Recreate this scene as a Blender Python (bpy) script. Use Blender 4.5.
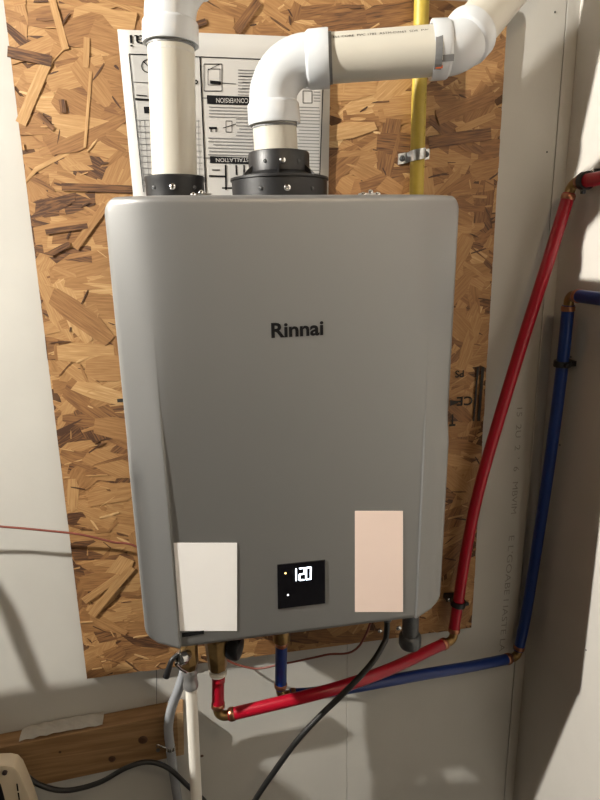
import bpy, bmesh, math, random
from mathutils import Vector, Matrix, Quaternion
random.seed(7)
for o in list(bpy.data.objects): bpy.data.objects.remove(o)
scene = bpy.context.scene
COL = scene.collection
T = 1.65                      # height of the heater's top above the floor
# ------------------------------------------------------------------ camera
FPX = 597.0
CAM = Vector((-0.1344, -1.0588, T - 0.0699))
RIGHT = Vector((0.98424562, -0.17580006, -0.0188386))
UP = Vector((0.06073412, 0.23610397, 0.96982797))
FWD = Vector((0.16604795, 0.95569308, -0.24306136))
cd = bpy.data.cameras.new('camera')
cam = bpy.data.objects.new('camera', cd); COL.objects.link(cam)
cd.sensor_fit = 'VERTICAL'; cd.sensor_height = 24.0; cd.lens = 24.0 * FPX / 800.0
cd.clip_start = 0.01; cd.clip_end = 50
m = Matrix((RIGHT, UP, -FWD)).transposed().to_4x4(); m.translation = CAM
cam.matrix_world = m
scene.camera = cam
# ------------------------------------------------------------------ world, exposure
w = bpy.data.worlds.new('world'); scene.world = w; w.use_nodes = True
w.node_tree.nodes['Background'].inputs[0].default_value = (0.9, 0.85, 0.75, 1)
w.node_tree.nodes['Background'].inputs[1].default_value = 0.004
scene.view_settings.view_transform = 'Standard'
scene.view_settings.look = 'None'
scene.view_settings.gamma = 1.0
scene.view_settings.use_curve_mapping = False
scene.view_settings.exposure = 0.0
BULB = Vector((-1.73, -0.66, T + 0.77))       # bare bulb over the added cabinet
FILL_BULB = Vector((0.22, -1.55, T + 0.72))       # added warm fill, unseen bulb behind the photographer
BULB_W, FILL_BULB_W = 23000.0, 760.0               # emission strength of the two bulbs

LAMP_COL, FILL_COL = (1.0, .955, .87), (1.0, .74, .46)

# ------------------------------------------------------------------ pixel -> place
def ray(px, py): return RIGHT * ((px - 300) / FPX) - UP * ((py - 400) / FPX) + FWD
def at(px, py, y=0.0):                        # point of the vertical plane y = const
    d = ray(px, py); return CAM + d * ((y - CAM.y) / d.y)
def atx(px, py, x):                           # point of the plane x = const
    d = ray(px, py); return CAM + d * ((x - CAM.x) / d.x)
def pix(P):
    d = Vector(P) - CAM; z = d.dot(FWD)
    return 300 + FPX * d.dot(RIGHT) / z, 400 - FPX * d.dot(UP) / z

# ------------------------------------------------------------------ materials
def lin(c): return tuple(((v / 255) / 12.92 if v / 255 <= .04045 else ((v / 255 + .055) / 1.055) ** 2.4) for v in c)
MATS = {}
def mat(name, col, rough=.5, metal=0.0, noise=0.0, nscale=20.0, bump=0.0, bscale=200.0, emit=None, estr=0.0, spec=.5, coat=0.0, alpha=None, trans=0.0):
    if name in MATS: return MATS[name]
    M = bpy.data.materials.new(name); M.use_nodes = True
    nt = M.node_tree; b = nt.nodes['Principled BSDF']
    b.inputs['Base Color'].default_value = (*col, 1)
    b.inputs['Roughness'].default_value = rough
    b.inputs['Metallic'].default_value = metal
    b.inputs['Specular IOR Level'].default_value = spec
    b.inputs['Coat Weight'].default_value = coat
    b.inputs['Transmission Weight'].default_value = trans
    if alpha is not None: b.inputs['Alpha'].default_value = alpha
    tc = nt.nodes.new('ShaderNodeTexCoord')
    if noise:
        n = nt.nodes.new('ShaderNodeTexNoise'); n.inputs['Scale'].default_value = nscale; n.inputs['Detail'].default_value = 5
        r = nt.nodes.new('ShaderNodeValToRGB')
        r.color_ramp.elements[0].position = .3; r.color_ramp.elements[1].position = .7
        r.color_ramp.elements[0].color = (*[c * (1 - noise) for c in col], 1)
        r.color_ramp.elements[1].color = (*[min(1, c * (1 + noise)) for c in col], 1)
        nt.links.new(tc.outputs['Object'], n.inputs['Vector'])
        nt.links.new(n.outputs['Fac'], r.inputs['Fac']); nt.links.new(r.outputs['Color'], b.inputs['Base Color'])
    if bump:
        n2 = nt.nodes.new('ShaderNodeTexNoise'); n2.inputs['Scale'].default_value = bscale; n2.inputs['Detail'].default_value = 3
        bp = nt.nodes.new('ShaderNodeBump'); bp.inputs['Strength'].default_value = bump; bp.inputs['Distance'].default_value = .002
        nt.links.new(tc.outputs['Object'], n2.inputs['Vector'])
        nt.links.new(n2.outputs['Fac'], bp.inputs['Height']); nt.links.new(bp.outputs['Normal'], b.inputs['Normal'])
    if emit:
        b.inputs['Emission Color'].default_value = (*emit, 1); b.inputs['Emission Strength'].default_value = estr
    MATS[name] = M; return M
drywall = mat('drywall_paper', (.50, .49, .455), .85, noise=.05, nscale=6, bump=.15, bscale=60)
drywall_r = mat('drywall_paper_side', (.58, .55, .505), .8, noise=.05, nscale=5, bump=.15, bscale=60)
dark_gap = mat('seam_gap', (.10, .09, .07), .9, noise=.2)
concrete = mat('concrete', (.035, .032, .028), .9, noise=.25, nscale=3, bump=.3, bscale=40)
concrete_wall = mat('concrete_wall', (.06, .055, .045), .9, noise=.2, nscale=3, bump=.3, bscale=30)
ceilm = mat('ceiling_wood', (.05, .032, .018), .9, noise=.05, nscale=4)
silver = mat('silver_paint', (.255, .255, .252), .42, metal=.60, bump=.05, bscale=900)
casingm = mat('casing_metal', (.35, .35, .34), .45, metal=.8, noise=.05)
blackp = mat('black_plastic', (.007, .007, .008), .45, noise=.1, bump=.05)
rubber = mat('black_rubber', (.012, .012, .012), .42, noise=.1, nscale=40)
pvc = mat('pvc_cream', (.50, .48, .42), .32, noise=.025, nscale=14)
pvcw = mat('pvc_white', (.55, .575, .60), .25, noise=.015, nscale=10)
primer = mat('solvent_grey', (.16, .165, .17), .5, noise=.2, nscale=60)
yellow = mat('yellow_jacket', (.42, .31, .04), .5, noise=.12, nscale=40, bump=.1)
galv = mat('galvanised', (.55, .56, .56), .3, metal=1, noise=.25, nscale=90)
steel = mat('bright_steel', (.75, .75, .74), .2, metal=1, noise=.08, nscale=60)
darksteel = mat('dark_steel', (.10, .105, .11), .4, metal=.5, noise=.2, nscale=60)
brass = mat('brass', (.30, .19, .075), .33, metal=.9, noise=.25, nscale=50)
copper = mat('copper', (.42, .19, .11), .3, metal=.95, noise=.2, nscale=70)
redpex = mat('red_pex', (.34, .004, .018), .30, noise=.06, nscale=30)
bluepex = mat('blue_pex', (.004, .026, .16), .32, noise=.06, nscale=30)
whitering = mat('white_teflon', (.75, .73, .68), .5, noise=.05)
paperm = mat('paper', (.46, .45, .43), .8, noise=.02, nscale=8)
ink = mat('ink', (.010, .010, .011), .9, noise=.1, spec=.1)
inkgrey = mat('ink_grey', (.17, .17, .17), .8, noise=.1)
stampink = mat('stamp_ink', (.018, .016, .014), .8, noise=.2)
faintink = mat('faint_ink', (.29, .275, .25), .9, noise=.2, nscale=90)
hosem = mat('clear_hose', (.36, .38, .41), .25, noise=.08, nscale=30, coat=.3)
whitelabel = mat('white_label', (.97, .97, .97), .6, noise=.01)
pinklabel = mat('pink_label', (.97, .79, .71), .6, noise=.01)
glassm = mat('panel_glass', (.004, .004, .006), .08, noise=.05, coat=.5)
digit = mat('digit_light', (.9, .95, 1), .5, emit=(.8, .9, 1), estr=6)
ledo = mat('led_amber', (1, .6, .2), .5, emit=(1, .62, .22), estr=4)
ledw = mat('led_white', (1, 1, 1), .5, emit=(1, 1, 1), estr=4)
wirem = mat('wire_red_brown', (.17, .045, .03), .5, noise=.1)
creamp = mat('cream_plastic', (.56, .47, .34), .5, noise=.05, nscale=12)
foam = mat('plastic_film', (.42, .40, .36), .4, noise=.1, nscale=30)
orange = mat('orange_print', (.6, .12, .03), .6, noise=.05)
shade_enamel = mat('shade_cabinet_enamel', (.06, .055, .05), .5, metal=.3, noise=.04)  # for the added shade-casting cabinet, kept dark to limit bounce
def bulb_mat(name, s, col):
    M = mat(name, (1, .9, .7), .5, emit=col, estr=s); M.cycles.emission_sampling = 'FRONT_BACK'; return M

def wood_mat(name, c1, c2, knots=()):
    M = bpy.data.materials.new(name); M.use_nodes = True; nt = M.node_tree; b = nt.nodes['Principled BSDF']
    b.inputs['Roughness'].default_value = .75
    tc = nt.nodes.new('ShaderNodeTexCoord'); mp = nt.nodes.new('ShaderNodeMapping')
    mp.inputs['Scale'].default_value = (5, 40, 70)
    n = nt.nodes.new('ShaderNodeTexNoise'); n.inputs['Scale'].default_value = 1.2; n.inputs['Detail'].default_value = 6; n.inputs['Distortion'].default_value = 1.0
    r = nt.nodes.new('ShaderNodeValToRGB'); r.color_ramp.elements[0].position = .35; r.color_ramp.elements[1].position = .7
    r.color_ramp.elements[0].color = (*c1, 1); r.color_ramp.elements[1].color = (*c2, 1)
    nt.links.new(tc.outputs['Object'], mp.inputs['Vector']); nt.links.new(mp.outputs['Vector'], n.inputs['Vector'])
    nt.links.new(n.outputs['Fac'], r.inputs['Fac']); nt.links.new(r.outputs['Color'], b.inputs['Base Color'])
    return M
plankm = wood_mat('pine', (.20, .11, .045), (.34, .205, .095))
plankend = wood_mat('pine_end', (.34, .22, .11), (.46, .32, .17))
knotm = mat('knot', (.075, .032, .013), .7, noise=.3, nscale=120)

PAL = [(0.0, (70, 44, 26)), (.10, (108, 73, 43)), (.30, (139, 99, 59)), (.55, (160, 120, 75)), (.80, (181, 143, 95)), (1.0, (205, 172, 124))]
def strand_mat(name, use_obj):
    M = bpy.data.materials.new(name); M.use_nodes = True; nt = M.node_tree; b = nt.nodes['Principled BSDF']
    b.inputs['Roughness'].default_value = .62
    if use_obj:
        mr = nt.nodes.new('ShaderNodeMapRange'); mr.inputs['To Min'].default_value = .14; mr.inputs['To Max'].default_value = .80
        nt.links.new(nt.nodes.new('ShaderNodeObjectInfo').outputs['Random'], mr.inputs['Value']); s = mr.outputs['Result']
    else:
        a = nt.nodes.new('ShaderNodeAttribute'); a.attribute_name = 'tone'; s = a.outputs['Fac']
    uv = nt.nodes.new('ShaderNodeUVMap'); uv.uv_map = 'UVMap'
    add = nt.nodes.new('ShaderNodeVectorMath'); add.operation = 'ADD'
    mul = nt.nodes.new('ShaderNodeVectorMath'); mul.operation = 'SCALE'; mul.inputs[0].default_value = (13.1, 7.7, 3.3)
    nt.links.new(s, mul.inputs['Scale']); nt.links.new(uv.outputs['UV'], add.inputs[0]); nt.links.new(mul.outputs[0], add.inputs[1])
    mp = nt.nodes.new('ShaderNodeMapping'); mp.inputs['Scale'].default_value = (30, 420, 1)
    nt.links.new(add.outputs[0], mp.inputs['Vector'])
    n = nt.nodes.new('ShaderNodeTexNoise'); n.inputs['Scale'].default_value = 1; n.inputs['Detail'].default_value = 4
    nt.links.new(mp.outputs['Vector'], n.inputs['Vector'])
    # tone = base + grain
    ma = nt.nodes.new('ShaderNodeMath'); ma.operation = 'MULTIPLY_ADD'; ma.inputs[1].default_value = .8; ma.inputs[2].default_value = -.40
    nt.links.new(n.outputs['Fac'], ma.inputs[0])
    sm = nt.nodes.new('ShaderNodeMath'); sm.operation = 'ADD'; sm.use_clamp = True
    nt.links.new(ma.outputs[0], sm.inputs[0]); nt.links.new(s, sm.inputs[1])
    r = nt.nodes.new('ShaderNodeValToRGB'); els = r.color_ramp.elements
    els[0].position, els[0].color = PAL[0][0], (*lin(PAL[0][1]), 1)
    els[1].position, els[1].color = PAL[-1][0], (*lin(PAL[-1][1]), 1)
    for p_, c in PAL[1:-1]:
        e = els.new(p_); e.color = (*lin(c), 1)
    nt.links.new(sm.outputs[0], r.inputs['Fac']); nt.links.new(r.outputs['Color'], b.inputs['Base Color'])
    bp = nt.nodes.new('ShaderNodeBump'); bp.inputs['Strength'].default_value = .35; bp.inputs['Distance'].default_value = .0006
    nt.links.new(n.outputs['Fac'], bp.inputs['Height']); nt.links.new(bp.outputs['Normal'], b.inputs['Normal'])
    return M
strand_o = strand_mat('strand_wood', True); strand_s = strand_mat('strand_wood_bed', False)
osb_core = mat('osb_core', lin((84, 56, 32)), .8, noise=.35, nscale=90)

# ------------------------------------------------------------------ mesh tools
ORG = {}
def finish(name, me, material, parent=None, loc=None, smooth=None):
    me.materials.append(material)
    o = bpy.data.objects.new(name, me); COL.objects.link(o)
    if parent is not None:
        o.parent = parent; org = ORG[parent]
        me.transform(Matrix.Translation(-org)); ORG[o] = org
    else:
        org = Vector(loc) if loc is not None else Vector((0, 0, 0))
        if loc is None:
            vs = [v.co for v in me.vertices]
            org = Vector((sum(v.x for v in vs) / len(vs), sum(v.y for v in vs) / len(vs), min(v.z for v in vs)))
        me.transform(Matrix.Translation(-org)); o.location = org; ORG[o] = org
    if smooth is not None:
        for p_ in me.polygons: p_.use_smooth = True
        me.set_sharp_from_angle(angle=math.radians(smooth))
    return o
class MB:
    def __init__(s): s.v = []; s.f = []
    def add(s, v, f):
        n = len(s.v); s.v += [tuple(q) for q in v]; s.f += [tuple(i + n for i in q) for q in f]; return s
    def box(s, a, b):
        x0, y0, z0 = a; x1, y1, z1 = b
        return s.add([(x, y, z) for x in (x0, x1) for y in (y0, y1) for z in (z0, z1)],
                     [(0, 1, 3, 2), (4, 6, 7, 5), (0, 4, 5, 1), (2, 3, 7, 6), (0, 2, 6, 4), (1, 5, 7, 3)])
    def sweep(s, pts, rad, n=18, cap=True):
        pts = [Vector(p_) for p_ in pts]
        rad = rad if isinstance(rad, (list, tuple)) else [rad] * len(pts)
        t0 = (pts[1] - pts[0]).normalized()
        a = t0.orthogonal().normalized(); V = []; F = []
        prev = t0
        for i, p_ in enumerate(pts):
            if i == 0: t = t0
            elif i == len(pts) - 1: t = (pts[i] - pts[i - 1])
            else: t = (pts[i + 1] - pts[i]).normalized() + (pts[i] - pts[i - 1]).normalized()
            t = t.normalized() if t.length > 1e-9 else prev
            a = prev.rotation_difference(t) @ a; a = (a - t * a.dot(t)).normalized(); b = t.cross(a); prev = t
            for k in range(n):
                q = 2 * math.pi * k / n
                V.append(p_ + (a * math.cos(q) + b * math.sin(q)) * rad[i])
        for i in range(len(pts) - 1):
            for k in range(n):
                k2 = (k + 1) % n
                F.append((i * n + k, i * n + k2, (i + 1) * n + k2, (i + 1) * n + k))
        if cap:
            F.append(tuple(range(n - 1, -1, -1))); F.append(tuple((len(pts) - 1) * n + k for k in range(n)))
        return s.add(V, F)
    def lathe(s, org, axis, prof, n=28, cap=True):       # prof = [(distance along axis, radius)]
        org = Vector(org); t = Vector(axis).normalized(); a = t.orthogonal().normalized(); b = t.cross(a)
        V = []; F = []
        for h, r_ in prof:
            for k in range(n):
                q = 2 * math.pi * k / n; V.append(org + t * h + (a * math.cos(q) + b * math.sin(q)) * r_)
        for i in range(len(prof) - 1):
            for k in range(n):
                k2 = (k + 1) % n; F.append((i * n + k, i * n + k2, (i + 1) * n + k2, (i + 1) * n + k))
        if cap:
            F.append(tuple(range(n - 1, -1, -1))); F.append(tuple((len(prof) - 1) * n + k for k in range(n)))
        return s.add(V, F)
    def quadpts(s, pts):
        n = len(pts); return s.add(pts, [tuple(range(n))])
    def plate(s, pts, off):                               # polygon with thickness: off = vector to the back
        n = len(pts); off = Vector(off); pts = [Vector(q) for q in pts]
        F = [tuple(range(n)), tuple(range(2 * n - 1, n - 1, -1))] + [((i + 1) % n, i, n + i, n + (i + 1) % n) for i in range(n)]
        return s.add(pts + [q + off for q in pts], F)
    def build(s, name, material, parent=None, loc=None, smooth=None, bevel=0, label=None, kind=None):
        me = bpy.data.meshes.new(name); me.from_pydata(s.v, [], s.f); me.update()
        bm = bmesh.new(); bm.from_mesh(me); bmesh.ops.recalc_face_normals(bm, faces=bm.faces)
        if bevel:
            es = [e for e in bm.edges if e.is_manifold and e.calc_face_angle(0) > .5]
            bmesh.ops.bevel(bm, geom=es, offset=bevel, segments=2, affect='EDGES', profile=.5)
        bm.to_mesh(me); bm.free()
        o = finish(name, me, material, parent, loc, smooth)
        if label: o['label'] = label
        if kind: o['kind'] = kind
        return o
def thing(name, loc, label, cat, group=None):
    o = bpy.data.objects.new(name, None); COL.objects.link(o); o.location = loc; o.empty_display_size = .05
    ORG[o] = Vector(loc); return tag(o, label, cat, group)
def tag(o, label, cat, group=None):
    o['label'] = label; o['category'] = cat
    if group: o['group'] = group
    return o
def struct(o): o['kind'] = 'structure'; return o
def smooth_pts(P, n=8):                                   # Catmull-Rom through the points
    P = [Vector(p_) for p_ in P]; Q = [P[0] * 2 - P[1]] + P + [P[-1] * 2 - P[-2]]; out = []
    for i in range(1, len(Q) - 2):
        a, b, c, d = Q[i - 1], Q[i], Q[i + 1], Q[i + 2]
        for k in range(n):
            t = k / n
            out.append(.5 * ((2 * b) + (c - a) * t + (2 * a - 5 * b + 4 * c - d) * t * t + (3 * b - a - 3 * c + d) * t ** 3))
    return out + [P[-1]]
def arc_bend(corner, d0, d1, r, n=12):                    # points of a bend with tangents d0 -> d1
    d0 = Vector(d0).normalized(); d1 = Vector(d1).normalized(); corner = Vector(corner)
    ang = d0.angle(d1); L = r * math.tan(ang / 2); a = corner - d0 * L; nrm = (d1 - d0 * d0.dot(d1)).normalized(); c = a + nrm * r
    return [c - nrm * r * math.cos(ang * i / n) + d0 * r * math.sin(ang * i / n) for i in range(n + 1)]
_screw = {}
def screw(parent, loc, direction, r=.004, material=None, name='screw'):
    material = material or steel
    key = material.name
    if key not in _screw:
        mb = MB().lathe((0, 0, 0), (0, 0, 1), [(-.3, .75), (0, 1), (.35, .95), (.6, .6), (.66, .45), (.45, .38), (.45, .05)], n=14)
        me = bpy.data.meshes.new('screw'); me.from_pydata(mb.v, [], mb.f); me.materials.append(material)
        for p_ in me.polygons: p_.use_smooth = True
        me.set_sharp_from_angle(angle=.7); _screw[key] = me
    o = bpy.data.objects.new(name, _screw[key]); COL.objects.link(o); o.parent = parent
    o.location = Vector(loc) - ORG[parent]; o.rotation_mode = 'QUATERNION'
    o.rotation_quaternion = Vector((0, 0, 1)).rotation_difference(Vector(direction).normalized()); o.scale = (r, r, r)
    ORG[o] = ORG[parent]; return o
def text(s, size, org, xdir, ydir, material, name, parent, fit=None, bold=0.0, depth=0.0, fitv=None):
    """flat lettering; org = lower left corner of the word, fit = width in metres, fitv = cap height"""
    cu = bpy.data.curves.new('lettering', 'FONT'); cu.body = s; cu.size = size; cu.offset = bold; cu.resolution_u = 3
    ob = bpy.data.objects.new('lettering', cu); COL.objects.link(ob)
    dg = bpy.context.evaluated_depsgraph_get(); me = bpy.data.meshes.new_from_object(ob.evaluated_get(dg))
    bpy.data.objects.remove(ob); bpy.data.curves.remove(cu)
    xs = [v.co.x for v in me.vertices]; ys = [v.co.y for v in me.vertices]
    x0, x1, y1 = min(xs), max(xs), max(ys); y0 = min(ys)
    sx = fit / (x1 - x0) if fit else 1; sy = fitv / (y1 - y0) if fitv else sx
    X = Vector(xdir).normalized(); Y = Vector(ydir).normalized(); org = Vector(org)
    for v in me.vertices:
        v.co = org + X * ((v.co.x - x0) * sx) + Y * ((v.co.y - y0) * sy)
    me.name = name; me.materials.clear()
    return finish(name, me, material, parent)

# ================================================================== the room
XR = 0.553; XL = -4.4; YB = -5.2; ZC = 2.53
def shell(name, a, b, m_): return struct(MB().box(a, b).build(name, m_))
shell('floor', (XL - .1, YB - .1, -.12), (XR + .1, .13, 0), concrete)
shell('ceiling', (XL - .1, YB - .1, ZC), (XR + .1, .13, ZC + .1), ceilm)
shell('wall_left', (XL - .1, YB, 0), (XL, .02, ZC), concrete_wall)
shell('wall_front', (XL - .1, YB - .1, 0), (XR + .1, YB, ZC), concrete_wall)
wr = shell('wall_right', (XR, YB, 0), (XR + .1, .02, ZC), drywall_r)
wb = struct(MB().box((XL - .1, .012, 0), (XR + .1, .12, ZC)).build('wall_back', dark_gap))
s1 = at(347, 740).x; s2 = at(560, 95).x
for x0, x1 in ((XL, s1 - 1.2195), (s1 - 1.218, s1 - .0003), (s1 + .0003, s2 - .0007), (s2 + .0007, XR)):
    MB().box((x0, 0, .005), (x1, .0125, ZC)).build('drywall_sheet', drywall, wb, bevel=.0008)
for px, py in ((547, 152), (555, 12)):
    screw(wb, at(px, py, -.0005), (0, -1, 0), .0016, darksteel, 'drywall_screw')
for px, py in ((571, 357), (560, 445), (586, 650)):
    p_ = atx(px, py, XR - .0003); screw(wr, p_, (-1, 0, 0), .0018, darksteel, 'drywall_screw')
# faint printing on the tapered edge of the sheet
def vtext(s, pa, pb, hpx, m_=faintink):
    a = at(*pa, -.0004); b = at(*pb, -.0004); d = (b - a)
    h = (at(pa[0] + hpx, pa[1], -.0004) - a).length
    text(s, .1, a, d, Vector((d.z, 0, -d.x)) * (-1 if d.z < 0 else 1) * (1), m_, 'printed_text', wb, fit=d.length, fitv=h)
vtext('15  2U  2  \u2019  6   MBVIM', (517, 408), (511, 514), 5.5)
vtext("E L\u2019GOABE I IASTE LA", (509, 536), (499, 652), 5.5)
MB().quadpts([at(156, 668, -.0004), at(157, 668, -.0004), at(157, 705, -.0004), at(156.4, 705, -.0004)]).build('pencil_line', inkgrey, wb)
q = at(202, 756, -.0004)
MB().lathe(q, (0, -1, 0), [(0, .0035), (.0004, .0025)], 8).build('stain', knotm, wb)

# ================================================================== OSB backer board
OX0, OX1, OZ0, OZ1 = -.3803, .4124, T - .8644, T + .3225
OY = -.011
osb = thing('osb_board', ((OX0 + OX1) / 2, 0, OZ0), 'tan oriented strand board sheet screwed to the drywall behind the heater', 'board')
MB().box((OX0, OY, OZ0), (OX1, -.0003, OZ1)).build('core', osb_core, osb)
def flake_outline(L, W):
    def j(a): return random.uniform(-a, a)
    pts = [(-L / 2 + j(L * .05), -W / 2 * random.uniform(.3, 1)), (-L * .2, -W / 2 + j(W * .08)), (L * .2, -W / 2 + j(W * .08)), (L / 2 + j(L * .05), -W / 2 * random.uniform(.2, 1)),
           (L / 2 + j(L * .06), W / 2 * random.uniform(.1, 1)), (L * .15, W / 2 + j(W * .08)), (-L * .2, W / 2 + j(W * .08)), (-L / 2 + j(L * .06), W / 2 * random.uniform(.2, 1))]
    return pts
def flake_geo(pts, ang, cx, cz, base, tilt, th=.0007, clip=True):
    c, s = math.cos(ang), math.sin(ang); V = []; U = []
    for k, (u, v) in enumerate(pts):
        x = cx + u * c - v * s; z = cz + u * s + v * c
        if clip: x = min(max(x, OX0), OX1); z = min(max(z, OZ0), OZ1)
        y = OY - base - tilt[0] * u - tilt[1] * v
        V.append((x, min(y, OY - .00005), z)); U.append((u, v))
    n = len(pts)
    V += [(x, min(y + th, OY + .0002), z) for x, y, z in V]; U += U
    F = [tuple(range(n))] + [((i + 1) % n, i, n + i, n + (i + 1) % n) for i in range(n)]
    return V, F, U
def flake_size():
    r_ = random.random()
    if r_ < .16: return random.uniform(.006, .03), random.uniform(.002, .008)
    if r_ < .38: return random.uniform(.05, .12), random.uniform(.005, .016)
    return random.uniform(.06, .15), random.uniform(.018, .048)
def flake_angle():
    return random.gauss(0, .28) if random.random() < .66 else random.uniform(-1.5, 1.5)
def tone():
    r_ = random.random()
    if r_ < .09: return random.uniform(.0, .12)
    return min(1, max(0, random.gauss(.46, .15)))
V = []; F = []; U = []; TN = []
for k in range(2600):
    L_, W_ = flake_size()
    v, f, u = flake_geo(flake_outline(L_, W_), flake_angle(), random.uniform(OX0, OX1), random.uniform(OZ0, OZ1), random.uniform(.0001, .0016), (random.gauss(0, .006), random.gauss(0, .014)))
    n = len(V); V += v; F += [tuple(i + n for i in q) for q in f]; U += u; TN += [tone()] * len(v)
for k in range(560):          # slivers and fibres pressed into the face
    v, f, u = flake_geo(flake_outline(random.uniform(.008, .035), random.uniform(.0012, .004)), flake_angle() * 1.3, random.uniform(OX0, OX1), random.uniform(OZ0, OZ1), random.uniform(.0016, .0027), (random.gauss(0, .006), random.gauss(0, .03)))
    n = len(V); V += v; F += [tuple(i + n for i in q) for q in f]; U += u; TN += [random.uniform(-.12, .10) if random.random() < .5 else random.uniform(.65, .95)] * len(v)
me = bpy.data.meshes.new('strand_bed'); me.from_pydata(V, [], F)
uvl = me.uv_layers.new(name='UVMap'); at_ = me.attributes.new('tone', 'FLOAT', 'POINT')
at_.data.foreach_set('value', TN)
flat = []
for lp in me.loops: flat += list(U[lp.vertex_index])
uvl.data.foreach_set('uv', flat)
bed = finish('strand_bed', me, strand_s, osb); bed['kind'] = 'stuff'
# the strands that show largest, each its own piece (shared outlines)
protos = []
for k in range(26):
    L_, W_ = (random.uniform(.06, .135), random.uniform(.014, .044)) if k > 4 else (random.uniform(.02, .04), random.uniform(.004, .010))
    pts = flake_outline(L_, W_)
    n = len(pts); Vp = [(u, 0, v) for u, v in pts] + [(u, .0007, v) for u, v in pts]
    Fp = [tuple(range(n))] + [((i + 1) % n, i, n + i, n + (i + 1) % n) for i in range(n)]
    mp_ = bpy.data.meshes.new('strand'); mp_.from_pydata(Vp, [], Fp); uvp = mp_.uv_layers.new(name='UVMap')
    for lp in mp_.loops: uvp.data[lp.index].uv = pts[lp.vertex_index % n]
    mp_.materials.append(strand_o); protos.append((mp_, L_, W_))
cnt = 0
def strand(mesh, x, z, ang, base):
    o = bpy.data.objects.new('strand', mesh); COL.objects.link(o); o.parent = osb
    o.location = Vector((x, OY - base, z)) - ORG[osb]; o.rotation_euler = (random.gauss(0, .012), -ang, random.gauss(0, .006)); ORG[o] = ORG[osb]
while cnt < 285:
    mp_, L_, W_ = random.choice(protos)
    x = random.uniform(OX0, OX1); z = random.uniform(OZ0, OZ1); a = flake_angle()
    ex = abs(math.cos(a)) * L_ / 2 + abs(math.sin(a)) * W_ / 2; ez = abs(math.sin(a)) * L_ / 2 + abs(math.cos(a)) * W_ / 2
    if x - ex * 1.12 < OX0 or x + ex * 1.12 > OX1 or z - ez < OZ0 or z + ez > OZ1: continue
    px, py = pix((x, OY, z))
    if not (-5 < px < 605 and -5 < py < 700): continue
    if 125 < px < 445 and 205 < py < 640: continue
    if 140 < px < 320 and 40 < py: continue
    strand(mp_, x, z, a, random.uniform(.0012, .0024)); cnt += 1
# individually recognisable pale strands near the upper left edge of the sheet
def long_strand(p0, p1, wpx):
    a = at(*p0, OY); b = at(*p1, OY); d = b - a; L_ = d.length; W_ = wpx * .0017
    pts = [(-L_ / 2, -W_ / 2), (0, -W_ * .48), (L_ / 2, -W_ / 2), (L_ / 2, W_ / 2), (0, W_ * .52), (-L_ / 2, W_ / 2)]
    n = 6; Vp = [(u, 0, v) for u, v in pts] + [(u, .0007, v) for u, v in pts]
    Fp = [tuple(range(n))] + [((i + 1) % n, i, n + i, n + (i + 1) % n) for i in range(n)]
    mp_ = bpy.data.meshes.new('strand'); mp_.from_pydata(Vp, [], Fp); uvp = mp_.uv_layers.new(name='UVMap')
    for lp in mp_.loops: uvp.data[lp.index].uv = pts[lp.vertex_index % n]
    at2 = mp_.attributes.new('tone', 'FLOAT', 'POINT'); tn = LT
    for i in range(2 * n): at2.data[i].value = tn
    mp_.materials.append(strand_s); c = (a + b) / 2
    o = bpy.data.objects.new('strand', mp_); COL.objects.link(o); o.parent = osb
    o.location = Vector((c.x, OY - .0026 - LI * .00012, c.z)) - ORG[osb]; o.rotation_euler = (0, -math.atan2(d.z, d.x), 0); ORG[o] = ORG[osb]
LI = 0
for LT, a_, b_, w_ in ((.78, (21, 124), (49, 58), 9), (.72, (52, 0), (66, 50), 6), (.66, (87, 38), (86, 68), 5), (.74, (91, 72), (85, 148), 2.5), (.05, (8, 52), (52, 62), 9), (.1, (38, 114), (54, 130), 4),
                       (.08, (62, 187), (138, 190), 7), (.5, (75, 248), (106, 205), 7), (.05, (46, 232), (88, 226), 5), (.05, (62, 100), (64, 113), 5), (.04, (50, 254), (70, 244), 5),
                       (.12, (236, 32), (258, 2), 8), (.02, (193, 27), (206, 22), 5), (.66, (455, 132), (494, 115), 7), (.12, (428, 143), (490, 134), 12), (.3, (436, 118), (492, 97), 14), (.62, (84, 600), (120, 575), 8), (.66, (92, 614), (132, 566), 9)):
    LI += 1; long_strand(a_, b_, w_)
# grade stamp, upside down on the right margin
def st(s, p0, wpx, hpx):      # p0 = right end of baseline as seen (word is turned by 180 degrees)
    a = at(*p0, OY - .0052); text(s, .05, a, (-1, 0, 0), (0, 0, -1), stampink, 'stamp_print', osb, fit=wpx * .0022, fitv=hpx * .0020, bold=.001)
st('PS', (464, 370), 8, 7); st('CE', (473, 396), 15, 9); st('T', (456, 414), 6, 12)
for x0, x1 in ((475.5, 477.5), (480, 483)):
    MB().quadpts([at(x0 + 1.5, 367, OY - .0052), at(x1 + 1.5, 367, OY - .0052), at(x1 - 3, 421, OY - .0052), at(x0 - 3, 421, OY - .0052)]).build('stamp_print', stampink, osb)
MB().quadpts([at(450, 400, OY - .0052), at(458, 401, OY - .0052), at(458, 403, OY - .0052), at(450, 406, OY - .0052)]).build('stamp_print', stampink, osb)
MB().quadpts([at(117, 399, OY - .0052), at(123, 398.5, OY - .0052), at(123.5, 402, OY - .0052), at(117.5, 402.5, OY - .0052)]).build('stamp_print', stampink, osb)

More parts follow.
